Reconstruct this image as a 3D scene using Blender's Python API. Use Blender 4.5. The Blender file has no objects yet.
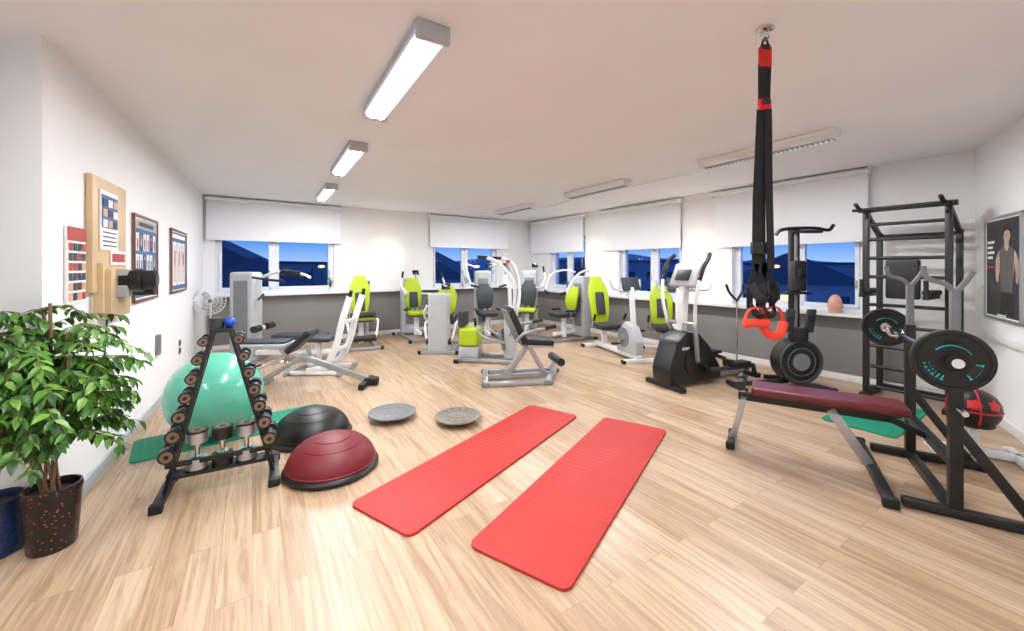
import bpy, bmesh, math, random
from mathutils import Vector, Matrix, Euler
random.seed(7)
D2R=math.radians
# ------------------------------------------------------------------ materials
def lin(c):
    out=[]
    for v in c:
        v=v/255.0
        out.append(v/12.92 if v<=0.04045 else ((v+0.055)/1.055)**2.4)
    return (out[0],out[1],out[2],1)
MATS={}
def mat(name,rgb,rough=0.5,metal=0.0,var=0.05,scale=8.0,bump=0.0,bscale=200.0,emit=None,estr=0.0,coat=0.0):
    if name in MATS: return MATS[name]
    m=bpy.data.materials.new(name); m.use_nodes=True
    nt=m.node_tree; b=nt.nodes["Principled BSDF"]
    c=lin(rgb)
    tc=nt.nodes.new("ShaderNodeTexCoord")
    n=nt.nodes.new("ShaderNodeTexNoise"); n.inputs["Scale"].default_value=scale; n.inputs["Detail"].default_value=3
    nt.links.new(tc.outputs["Object"],n.inputs["Vector"])
    r=nt.nodes.new("ShaderNodeValToRGB")
    r.color_ramp.elements[0].position=0.3; r.color_ramp.elements[1].position=0.7
    r.color_ramp.elements[0].color=tuple(max(0,x*(1-var)) for x in c[:3])+(1,)
    r.color_ramp.elements[1].color=tuple(min(1,x*(1+var)) for x in c[:3])+(1,)
    nt.links.new(n.outputs["Fac"],r.inputs["Fac"]); nt.links.new(r.outputs["Color"],b.inputs["Base Color"])
    b.inputs["Roughness"].default_value=rough; b.inputs["Metallic"].default_value=metal
    if coat: b.inputs["Coat Weight"].default_value=coat
    if bump>0:
        n2=nt.nodes.new("ShaderNodeTexNoise"); n2.inputs["Scale"].default_value=bscale
        nt.links.new(tc.outputs["Object"],n2.inputs["Vector"])
        bp=nt.nodes.new("ShaderNodeBump"); bp.inputs["Strength"].default_value=bump; bp.inputs["Distance"].default_value=0.002
        nt.links.new(n2.outputs["Fac"],bp.inputs["Height"]); nt.links.new(bp.outputs["Normal"],b.inputs["Normal"])
    if emit:
        b.inputs["Emission Color"].default_value=lin(emit); b.inputs["Emission Strength"].default_value=estr
    MATS[name]=m; return m
WHITE=mat("white_enamel",(230,232,235),0.3)
LGREY=mat("light_grey_plastic",(178,182,186),0.4)
MGREY=mat("mid_grey_plastic",(118,122,126),0.45)
DGREY=mat("dark_grey_upholstery",(50,54,60),0.55,bump=0.2)
BLACK=mat("black_powdercoat",(22,22,24),0.4)
RUBBER=mat("black_rubber",(17,17,18),0.6,bump=0.2)
BLEATHER=mat("black_leatherette",(28,29,32),0.45,bump=0.25)
CHROME=mat("chrome",(215,215,218),0.15,1.0,0.02)
SILVER=mat("brushed_silver",(182,186,192),0.35,0.8,0.05)
LIME=mat("lime_upholstery",(172,196,24),0.5,bump=0.15)
LIMED=mat("lime_plastic",(170,195,20),0.35)
RED=mat("red_mat_foam",(182,44,40),0.6,0,0.04,5,bump=0.5,bscale=160)
REDP=mat("red_plastic",(200,30,35),0.35)
ORED=mat("orange_red_rubber",(226,56,32),0.5)
MAROON=mat("maroon_rubber",(112,24,36),0.5)
BURG=mat("burgundy_leatherette",(100,26,36),0.35)
GREEN=mat("green_mat_foam",(8,130,100),0.7,0,0.05,5,bump=0.4,bscale=150)
TURQ=mat("turquoise_vinyl",(96,188,162),0.22,coat=.3)
BLUEB=mat("blue_vinyl",(20,70,180),0.3)
TEAL=mat("teal_paint",(40,190,200),0.4)
BEECH=mat("beech_wood",(206,178,140),0.45,0,0.1,3)
PAPER=mat("paper",(236,236,234),0.7)
BLUEP=mat("poster_blue",(62,98,150),0.6)
DBLUE=mat("poster_dark_blue",(40,55,80),0.6)
BRICKR=mat("poster_red",(170,60,60),0.6)
SKIN=mat("poster_skin",(205,160,130),0.6)
INK=mat("poster_ink",(60,62,66),0.6)
PBLK=mat("poster_black",(46,47,50),0.5,0,.4,3)
TERRA=mat("soil",(60,42,30),0.95,0,0.3,60)
SCREEN=mat("screen_dark",(25,32,38),0.15)
ALU=mat("alu_frame",(176,178,180),0.35,0.7)

def wall_mat(name,rgb,rough=0.85):
    return mat(name,rgb,rough,0,0.015,1.5,bump=0.12,bscale=260)
WALL=wall_mat("wall_paint",(233,233,235)); CEIL=wall_mat("ceiling_paint",(232,233,237))
WAIN=wall_mat("wainscot_grey",(132,129,127),0.7)
TRIM=mat("trim_white",(226,225,224),0.45)

# ------------------------------------------------------------------ builder
class B:
    def __init__(s,name,loc=(0,0,0),rz=0.0):
        s.name=name; s.bm=bmesh.new(); s.mats=[]; s.loc=loc; s.rz=rz
    def mi(s,m):
        if m not in s.mats: s.mats.append(m)
        return s.mats.index(m)
    def _add(s,t,m,M=None):
        if M is not None: t.transform(M)
        i=s.mi(m)
        for f in t.faces: f.material_index=i; f.smooth=True
        me=bpy.data.meshes.new("tmp"); t.to_mesh(me); s.bm.from_mesh(me); bpy.data.meshes.remove(me); t.free()
    def box(s,c,size,m,rot=(0,0,0),bev=0.0,seg=2):
        t=bmesh.new(); bmesh.ops.create_cube(t,size=1.0)
        bmesh.ops.scale(t,vec=size,verts=t.verts)
        if bev>0:
            bmesh.ops.bevel(t,geom=t.edges[:],offset=min(bev,min(size)*0.49),segments=seg,profile=0.6,affect='EDGES')
        s._add(t,m,Matrix.Translation(c)@Euler([D2R(a) for a in rot]).to_matrix().to_4x4()); return s
    def cyl(s,p0,p1,r,m,r2=None,seg=20):
        p0=Vector(p0);p1=Vector(p1);d=p1-p0;L=d.length
        t=bmesh.new(); bmesh.ops.create_cone(t,cap_ends=True,segments=seg,radius1=r,radius2=r if r2 is None else r2,depth=L)
        s._add(t,m,Matrix.Translation((p0+p1)/2)@d.to_track_quat('Z','Y').to_matrix().to_4x4()); return s
    def bar(s,p0,p1,w,h,m,bev=0.004):
        p0=Vector(p0);p1=Vector(p1);d=(p1-p0);L=d.length;x=d.normalized()
        up=Vector((0,0,1)) if abs(x.z)<0.95 else Vector((0,1,0))
        y=up.cross(x).normalized(); z=x.cross(y)
        M=Matrix((x,y,z)).transposed().to_4x4()
        t=bmesh.new(); bmesh.ops.create_cube(t,size=1.0); bmesh.ops.scale(t,vec=(L,w,h),verts=t.verts)
        if bev>0: bmesh.ops.bevel(t,geom=t.edges[:],offset=min(bev,min(w,h)*.45),segments=2,profile=0.6,affect='EDGES')
        s._add(t,m,Matrix.Translation((p0+p1)/2)@M); return s
    def tube(s,pts,r,m,seg=10,sm=0,closed=False,flat=None):
        P=[Vector(p) for p in pts]
        if sm>0:
            Q=[];n=len(P)
            rng=range(n) if closed else range(n-1)
            for i in rng:
                a=P[(i-1)%n] if (closed or i>0) else P[0]*2-P[1]
                b=P[i];c=P[(i+1)%n]
                d=P[(i+2)%n] if (closed or i+2<n) else P[-1]*2-P[-2]
                for k in range(sm):
                    u=k/sm
                    Q.append(0.5*((2*b)+(c-a)*u+(2*a-5*b+4*c-d)*u*u+(-a+3*b-3*c+d)*u**3))
            if not closed: Q.append(P[-1])
            P=Q
        n=len(P); T=[]
        for i in range(n):
            if closed: v=P[(i+1)%n]-P[i-1]
            else: v=P[min(i+1,n-1)]-P[max(i-1,0)]
            T.append(v.normalized())
        t0=T[0]; a=Vector((0,0,1)) if abs(t0.z)<0.9 else Vector((0,1,0))
        N=(a-t0*a.dot(t0)).normalized(); t=bmesh.new(); rings=[]
        for i in range(n):
            N=(N-T[i]*N.dot(T[i])).normalized(); Bn=T[i].cross(N)
            ra,rb=(r,r) if flat is None else flat
            rings.append([t.verts.new(P[i]+N*(math.cos(2*math.pi*k/seg)*ra)+Bn*(math.sin(2*math.pi*k/seg)*rb)) for k in range(seg)])
        m2=n if closed else n-1
        for i in range(m2):
            A=rings[i];C=rings[(i+1)%n]
            for k in range(seg):
                t.faces.new((A[k],A[(k+1)%seg],C[(k+1)%seg],C[k]))
        if not closed:
            t.faces.new(rings[0][::-1]); t.faces.new(rings[-1])
        bmesh.ops.recalc_face_normals(t,faces=t.faces)
        s._add(t,m); return s
    def lathe(s,prof,m,c=(0,0,0),axis=(0,0,1),seg=40,scale=None):
        t=bmesh.new(); rings=[]
        for (r,z) in prof:
            if r<1e-6: rings.append([t.verts.new((0,0,z))])
            else: rings.append([t.verts.new((r*math.cos(2*math.pi*k/seg),r*math.sin(2*math.pi*k/seg),z)) for k in range(seg)])
        for A,C in zip(rings,rings[1:]):
            for k in range(seg):
                k2=(k+1)%seg
                if len(A)==1 and len(C)==1: break
                if len(A)==1: t.faces.new((A[0],C[k],C[k2]))
                elif len(C)==1: t.faces.new((A[k],A[k2],C[0]))
                else: t.faces.new((A[k],A[k2],C[k2],C[k]))
        bmesh.ops.recalc_face_normals(t,faces=t.faces)
        if scale: bmesh.ops.scale(t,vec=scale,verts=t.verts)
        s._add(t,m,Matrix.Translation(c)@Vector(axis).to_track_quat('Z','Y').to_matrix().to_4x4()); return s
    def sph(s,c,r,m,rot=(0,0,0),seg=24):
        if not isinstance(r,(tuple,list)): r=(r,r,r)
        t=bmesh.new(); bmesh.ops.create_uvsphere(t,u_segments=seg,v_segments=seg//2+2,radius=1)
        bmesh.ops.scale(t,vec=r,verts=t.verts)
        s._add(t,m,Matrix.Translation(c)@Euler([D2R(a) for a in rot]).to_matrix().to_4x4()); return s
    def torus(s,c,R,r,m,axis=(0,0,1),seg=36,sseg=10):
        q=Vector(axis).to_track_quat('Z','Y'); c=Vector(c)
        return s.tube([c+q@Vector((R*math.cos(2*math.pi*k/seg),R*math.sin(2*math.pi*k/seg),0)) for k in range(seg)],r,m,seg=sseg,closed=True)
    def prism(s,pts,th,m,c=(0,0,0),rz=0,bev=0.0,plane='xz'):
        t=bmesh.new()
        if plane=='xz': vs=[t.verts.new((p[0],-th/2,p[1])) for p in pts]; ex=(0,th,0)
        else: vs=[t.verts.new((p[0],p[1],0)) for p in pts]; ex=(0,0,th)
        f=t.faces.new(vs); r=bmesh.ops.extrude_face_region(t,geom=[f])
        bmesh.ops.translate(t,vec=ex,verts=[v for v in r['geom'] if isinstance(v,bmesh.types.BMVert)])
        bmesh.ops.recalc_face_normals(t,faces=t.faces)
        if bev>0: bmesh.ops.bevel(t,geom=t.edges[:],offset=bev,segments=2,profile=0.6,affect='EDGES')
        s._add(t,m,Matrix.Translation(c)@Matrix.Rotation(D2R(rz),4,'Z')); return s
    def quad(s,pts,m):
        t=bmesh.new(); t.faces.new([t.verts.new(p) for p in pts]); s._add(t,m); return s
    def done(s,sharp=38):
        me=bpy.data.meshes.new(s.name); s.bm.to_mesh(me); s.bm.free()
        for m in s.mats: me.materials.append(m)
        me.set_sharp_from_angle(angle=D2R(sharp))
        o=bpy.data.objects.new(s.name,me); bpy.context.collection.objects.link(o)
        o.location=s.loc; o.rotation_euler=(0,0,D2R(s.rz)); return o

# ------------------------------------------------------------------ room
CH=2.6
LC=(-2.42,2.06);FL=(-5.13,6.64);FR=(.478,10.62);NR=(4.73,4.085);RE=(.757,-1.5);RL=(-3.30,-1.5);LR=(-3.30,2.30)
poly=[LC,FL,FR,NR,RE,RL,LR]
def ang(A,Bp): return math.degrees(math.atan2(Bp[1]-A[1],Bp[0]-A[0]))
def length(A,Bp): return math.hypot(Bp[0]-A[0],Bp[1]-A[1])

def floor_material():
    m=bpy.data.materials.new("laminate_floor"); m.use_nodes=True; nt=m.node_tree; b=nt.nodes["Principled BSDF"]
    tc=nt.nodes.new("ShaderNodeTexCoord"); mp=nt.nodes.new("ShaderNodeMapping"); mp.inputs["Rotation"].default_value=(0,0,D2R(-123))
    nt.links.new(tc.outputs["Object"],mp.inputs["Vector"])
    br=nt.nodes.new("ShaderNodeTexBrick"); br.offset=0.37; br.offset_frequency=2
    br.inputs["Scale"].default_value=1; br.inputs["Brick Width"].default_value=1.25; br.inputs["Row Height"].default_value=0.13
    br.inputs["Mortar Size"].default_value=0.0009; br.inputs["Mortar Smooth"].default_value=0.3; br.inputs["Bias"].default_value=0
    br.inputs["Color1"].default_value=lin((196,171,145)); br.inputs["Color2"].default_value=lin((176,147,118)); br.inputs["Mortar"].default_value=lin((132,104,80))
    nt.links.new(mp.outputs[0],br.inputs["Vector"])
    mp2=nt.nodes.new("ShaderNodeMapping"); mp2.inputs["Scale"].default_value=(1.1,22,1)
    add=nt.nodes.new("ShaderNodeVectorMath"); add.operation='ADD'
    sc=nt.nodes.new("ShaderNodeVectorMath"); sc.operation='SCALE'; sc.inputs["Scale"].default_value=9
    nt.links.new(br.outputs["Color"],sc.inputs[0]); nt.links.new(mp.outputs[0],add.inputs[0]); nt.links.new(sc.outputs[0],add.inputs[1])
    nt.links.new(add.outputs[0],mp2.inputs["Vector"])
    n=nt.nodes.new("ShaderNodeTexNoise"); n.inputs["Scale"].default_value=1.5; n.inputs["Detail"].default_value=7; n.inputs["Roughness"].default_value=.62; n.inputs["Distortion"].default_value=.9
    nt.links.new(mp2.outputs[0],n.inputs["Vector"])
    r=nt.nodes.new("ShaderNodeValToRGB"); r.color_ramp.elements[0].position=.36; r.color_ramp.elements[0].color=(.56,.49,.43,1); r.color_ramp.elements[1].position=.58; r.color_ramp.elements[1].color=(1.04,1.035,1.03,1)
    nt.links.new(n.outputs["Fac"],r.inputs["Fac"])
    mx=nt.nodes.new("ShaderNodeMix"); mx.data_type='RGBA'; mx.blend_type='MULTIPLY'; mx.inputs["Factor"].default_value=.75
    nt.links.new(br.outputs["Color"],mx.inputs["A"]); nt.links.new(r.outputs["Color"],mx.inputs["B"])
    nt.links.new(mx.outputs["Result"],b.inputs["Base Color"])
    b.inputs["Roughness"].default_value=.34
    bp=nt.nodes.new("ShaderNodeBump"); bp.inputs["Strength"].default_value=.08; bp.inputs["Distance"].default_value=.001
    nt.links.new(n.outputs["Fac"],bp.inputs["Height"]); nt.links.new(bp.outputs["Normal"],b.inputs["Normal"])
    return m
def slab(name,z0,z1,m):
    t=B(name); t.prism([(p[0],p[1]) for p in poly],z1-z0,m,c=(0,0,z0),plane='xy'); o=t.done(); return o
slab("floor",-.15,0,floor_material()); slab("ceiling",CH,CH+.15,CEIL)

def wall(name,A,Bp,ops=(),th=.28,m=None):
    L=length(A,Bp); b=B(name,(A[0],A[1],0),ang(A,Bp)); m=m or WALL
    xs=0
    def seg(x0,x1,z0,z1):
        if x1-x0>1e-4 and z1-z0>1e-4: b.box(((x0+x1)/2,th/2,(z0+z1)/2),(x1-x0,th,z1-z0),m)
    for (a,c,z0,z1) in ops:
        seg(xs,a,0,CH); seg(a,c,0,z0); seg(a,c,z1,CH); xs=c
    seg(xs,L,0,CH); return b.done()
OPF=[(.16,2.03,.95,2.1),(4.1,5.83,.93,2.1)]
OPW=[(.86,2.11,.88,2.1),(3.07,4.48,.85,2.1),(5.33,6.9,.84,2.1)]
b=B("wall_left"); b.prism([LC,FL,(-5.34,6.51),(-2.66,2.24)],CH,WALL,plane='xy'); b.done()
b=B("wall_left_return"); b.prism([LR,LC,(-2.66,2.24),(-3.26,2.44)],CH,WALL,plane='xy'); b.done()
wall("wall_far",FL,FR,OPF); wall("wall_window_side",FR,NR,OPW)
wall("wall_right",NR,RE); wall("wall_rear",RE,RL); wall("wall_rear_left",RL,LR)

m=bpy.data.materials.new("window_glass"); m.use_nodes=True; nt=m.node_tree; nt.nodes.clear()
tr=nt.nodes.new("ShaderNodeBsdfTransparent"); tr.inputs[0].default_value=(.95,.97,1,1); gl=nt.nodes.new("ShaderNodeBsdfGlossy"); gl.inputs["Roughness"].default_value=.02
lw=nt.nodes.new("ShaderNodeLayerWeight"); lw.inputs["Blend"].default_value=.12; ms=nt.nodes.new("ShaderNodeMixShader"); oo=nt.nodes.new("ShaderNodeOutputMaterial")
nt.links.new(lw.outputs["Fresnel"],ms.inputs[0]); nt.links.new(tr.outputs[0],ms.inputs[1]); nt.links.new(gl.outputs[0],ms.inputs[2]); nt.links.new(ms.outputs[0],oo.inputs[0])
GLASS=m
FRAME=mat("window_frame_white",(228,232,238),0.35)
wi=0
def window(A,Bp,x0,x1,z0,z1,mull):
    global wi; wi+=1
    b=B("window_%d"%wi,(A[0],A[1],0),ang(A,Bp)); y=.12; f=.05
    for (a,c,e,g) in [(x0,x1,z0,z0+f),(x0,x1,z1-f,z1),(x0,x0+f,z0+f,z1-f),(x1-f,x1,z0+f,z1-f),(mull-.035,mull+.035,z0+f,z1-f)]:
        b.box(((a+c)/2,y,(e+g)/2),(c-a,.08,g-e),FRAME,bev=.006)
    for (a,c) in [(x0+f,mull-.035),(mull+.035,x1-f)]:
        g=.045
        b.box(((a+c)/2,y-.02,z0+f+g/2),(c-a,.07,g),FRAME,bev=.006); b.box(((a+c)/2,y-.02,z1-f-g/2),(c-a,.07,g),FRAME,bev=.006)
        b.box((a+g/2,y-.02,(z0+z1)/2),(g,.07,z1-z0-2*f),FRAME,bev=.006); b.box((c-g/2,y-.02,(z0+z1)/2),(g,.07,z1-z0-2*f),FRAME,bev=.006)
        b.quad([(a+g,y,z0+f+g),(c-g,y,z0+f+g),(c-g,y,z1-f-g),(a+g,y,z1-f-g)],GLASS)
        b.box((c-.03,y-.065,z0+.35),(.02,.03,.1),ALU,bev=.004)
    b.done()
for (o,mu) in zip(OPF,(1.02,4.95)): window(FL,FR,*o,mu)
for (o,mu) in zip(OPW,(1.5,3.86,6.19)): window(FR,NR,*o,mu)
BLIND=mat("blind_fabric",(236,237,243),0.8,0,.01,3,bump=.1,bscale=500)
def blind(A,Bp,x0,x1,z):
    b=B("roller_blind",(A[0],A[1],0),ang(A,Bp))
    b.cyl((x0,-.07,2.55),(x1,-.07,2.55),.035,WHITE); b.box(((x0+x1)/2,-.055,(z+2.55)/2),(x1-x0-.03,.003,2.55-z),BLIND)
    b.box(((x0+x1)/2,-.055,z),(x1-x0-.03,.016,.025),WHITE,bev=.004)
    for x in (x0,x1): b.box((x,-.045,2.55),(.012,.085,.09),WHITE,bev=.003)
    b.tube([(x1-.02,-.085,2.5),(x1-.02,-.085,1.3)],.002,WHITE,seg=6); b.done()
blind(FL,FR,.03,2.15,1.87); blind(FL,FR,4.0,6.15,1.86)
blind(FR,NR,.12,2.11,1.76); blind(FR,NR,2.62,4.5,1.75); blind(FR,NR,5.06,6.98,1.72)
def along(name,A,Bp,x0,x1,y0,y1,z0,z1,m,bev=.004):
    b=B(name,(A[0],A[1],0),ang(A,Bp)); b.box(((x0+x1)/2,(y0+y1)/2,(z0+z1)/2),(x1-x0,y1-y0,z1-z0),m,bev=bev); return b.done()
Lf=length(FL,FR);Lw=length(FR,NR)
along("trim_sill_window_side",FR,NR,.3,Lw-.45,-.2,-.001,.80,.835,TRIM)
along("trim_sill_far",FL,FR,.05,6.3,-.16,-.001,.895,.925,TRIM)
along("trim_wainscot_window_side",FR,NR,.3,Lw-.45,-.03,-.001,.085,.80,WAIN)
along("trim_wainscot_far",FL,FR,.05,Lf-.1,-.03,-.001,.085,.895,WAIN)
along("baseboard_window_side",FR,NR,.1,Lw,-.045,-.001,0,.08,TRIM)
along("baseboard_far",FL,FR,0,Lf-.1,-.045,-.001,0,.08,TRIM)
along("baseboard_left",LC,FL,0,length(LC,FL),-.02,-.001,0,.08,mat("baseboard_grey",(180,186,192),.4))
along("baseboard_right",NR,RE,0,length(NR,RE),-.02,-.001,0,.08,TRIM)
along("trim_cable_duct_right",NR,RE,.2,1.6,-.035,-.001,.74,.80,TRIM)
# ------------------------------------------------------------------ outside
def world():
    w=bpy.data.worlds.new("dusk_sky"); bpy.context.scene.world=w; w.use_nodes=True; nt=w.node_tree
    bg=nt.nodes["Background"]; tc=nt.nodes.new("ShaderNodeTexCoord"); sp=nt.nodes.new("ShaderNodeSeparateXYZ"); r=nt.nodes.new("ShaderNodeValToRGB")
    nt.links.new(tc.outputs["Generated"],sp.inputs[0]); nt.links.new(sp.outputs["Z"],r.inputs["Fac"]); nt.links.new(r.outputs["Color"],bg.inputs["Color"])
    e=r.color_ramp.elements; e[0].position=0; e[0].color=lin((166,198,240)); e[1].position=.5; e[1].color=lin((60,116,206))
    x=e.new(.05); x.color=lin((92,148,226))
    bg.inputs["Strength"].default_value=1.3
world()
SNOW=mat("outdoor_snow",(196,208,222),.9,0,.3,.07)
g=B("outdoor_ground",(0,0,-4.3)); g.box((0,60,-.1),(300,240,.2),SNOW); g.done()
HILL=mat("hill_forest",(120,140,172),.95,0,.3,.3)
hb=bmesh.new(); n=90; rr=[]
for i in range(n+1):
    a=D2R(-10+170*i/n); R=100
    hgt=.8+1.2*math.sin(i*.17)+.6*math.sin(i*.57+1)+.3*math.sin(i*1.3)
    rr.append((hb.verts.new((R*math.cos(a),R*math.sin(a),-4.4)),hb.verts.new((R*1.2*math.cos(a),R*1.2*math.sin(a),hgt+2.5))))
for p,q in zip(rr,rr[1:]): hb.faces.new((p[0],q[0],q[1],p[1]))
me=bpy.data.meshes.new("outdoor_hills"); hb.to_mesh(me); hb.free(); me.materials.append(HILL)
bpy.context.collection.objects.link(bpy.data.objects.new("outdoor_hills",me))
HW=mat("house_wall",(186,192,204),.8); HW2=mat("house_wall_grey",(128,138,158),.8); HR=mat("house_roof",(70,80,102),.8); HL=mat("house_window_light",(255,210,140),.5,emit=(255,205,130),estr=2.5)
def house(x,y,w,d,h,rz,flat=False,wm=None):
    b=B("outdoor_house",(x,y,-4.3),rz); b.box((0,0,h/2),(w,d,h),wm or HW)
    if flat: b.box((0,0,h+.15),(w+.4,d+.4,.3),HR)
    else: b.prism([(-w/2-.4,h),(w/2+.4,h),(0,h+w*.28)],d+.8,HR)
    nx=max(3,int(w/3))
    for i in range(nx):
        x_=-w*.5+(i+.5)*w/nx
        for k,zf in enumerate((.3,.7)): b.box((x_,-d/2-.02,h*zf),(w/nx*.4,.05,h*.16),HL if (i*7+k*3+int(abs(x)))%4==0 else DBLUE)
    b.done()
for i,q in enumerate([(-24,38,9,8,4,30),(-10,44,12,8,4.5,-5),(8,48,10,9,4,0),(26,38,10,8,4.2,-30),(40,30,11,8,4,-50),(36,16,9,7,3.8,-70),(50,40,14,10,5,-45),(-34,46,14,9,5,20)]): house(*q,wm=HW2 if i%2 else HW)
for q in [(-40,62,22,10,6.2,10),(-16,60,18,10,5.6,0),(16,64,24,10,6.4,0),(42,56,20,10,6,-30),(62,34,22,10,5.8,-55)]: house(*q,flat=True,wm=HW2)
POLE=mat("street_lamp_pole",(70,76,88),.5,.4)
for (x,y) in [(-30,32),(-17,34),(-4,36),(9,36),(19,30),(27,24),(32,33),(-38,40)]:
    b=B("street_lamp",(x,y,-4.3)); b.cyl((0,0,0),(0,0,5.6),.07,POLE,seg=8); b.tube([(0,0,5.5),(.2,0,5.8),(.8,0,5.85)],.05,POLE,sm=4); b.sph((.8,0,5.75),(.28,.16,.12),HL); b.done()

# ------------------------------------------------------------------ lamps
TUBE=mat("lamp_diffuser",(230,234,255),.4,emit=(226,232,255),estr=.95)
TUBEC=mat("lamp_tube_core",(255,255,255),.4,emit=(255,255,255),estr=4)
LC_COL=(.965,.985,1)
def fixture(x,y,rz=121.5,louver=False,W=58,L=1.27):
    b=B("ceiling_light",(x,y,CH),rz)
    b.box((0,0,-.02),(L,.17,.035),LGREY if not louver else TRIM,bev=.006)
    if not louver:
        b.prism([(-.065,-.038),(.065,-.038),(.08,-.055),(.06,-.083),(-.06,-.083),(-.08,-.055)],L-.07,TUBE,rz=90,bev=.004)
        for y_ in (-.03,.03): b.cyl((-L/2+.05,y_,-.078),(L/2-.05,y_,-.078),.014,TUBEC)
        for e in (-1,1): b.box((e*(L/2-.018),0,-.055),(.035,.175,.07),LGREY,bev=.012)
    else:
        for e in (-1,1):
            b.box((0,e*.07,-.06),(L,.012,.06),TRIM,bev=.003); b.box((e*(L/2-.01),0,-.06),(.02,.15,.06),TRIM,bev=.003)
        b.cyl((-L/2+.03,0,-.052),(L/2-.03,0,-.052),.013,TUBEC)
        for i in range(30): b.box((-L/2+.04+i*(L-.08)/29,0,-.072),(.003,.128,.034),MGREY)
    b.done()
    l=bpy.data.lights.new("lamp_light","AREA"); l.shape='RECTANGLE'; l.size=L; l.size_y=.13; l.energy=W; l.color=LC_COL
    o=bpy.data.objects.new("ceiling_light_glow",l); o.location=(x,y,CH-.1); o.rotation_euler=(0,0,D2R(rz)); bpy.context.collection.objects.link(o)
for p in [(-.71,2.49),(-1.79,4.35),(-2.90,6.24)]: fixture(*p)
fixture(.37,.62,W=44); fixture(-1.9,.3,W=40)  # unseen fixtures added for fill light; the first continues the left row
for p in [(2.48,3.99),(1.24,5.98),(.04,8.0)]: fixture(p[0],p[1],louver=True,W=54)
def sconce(A,Bp,x,z):
    a=D2R(ang(A,Bp)); 
    b=B("wall_sconce",(A[0],A[1],0),ang(A,Bp)); GL=mat("sconce_glass",(255,240,220),.4,emit=(255,228,190),estr=7)
    b.lathe([(0,0),(.06,0),(.065,.012),(.05,.02),(0,.02)],WHITE,c=(x,0,z),axis=(0,-1,0))
    b.lathe([(.045,.018),(.07,.03),(.072,.05),(.05,.075),(0,.085)],GL,c=(x,0,z),axis=(0,-1,0)); b.done()
    l=bpy.data.lights.new("sconce_light","POINT"); l.energy=6; l.color=(1,.80,.60); l.shadow_soft_size=.06
    o=bpy.data.objects.new("wall_sconce_glow",l); ox,oy=x,-.16
    o.location=(A[0]+math.cos(a)*ox-math.sin(a)*oy,A[1]+math.sin(a)*ox+math.cos(a)*oy,z); bpy.context.collection.objects.link(o)
sconce(FL,FR,3.05,1.66); sconce(FR,NR,2.4,1.6); sconce(FR,NR,4.8,1.62)
b=B("ceiling_curtain_rail"); b.tube([(-.6,8.9,2.575),(.55,8.0,2.575),(1.4,6.3,2.575),(2.5,4.7,2.575)],.01,WHITE,sm=8); b.done()

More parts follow.
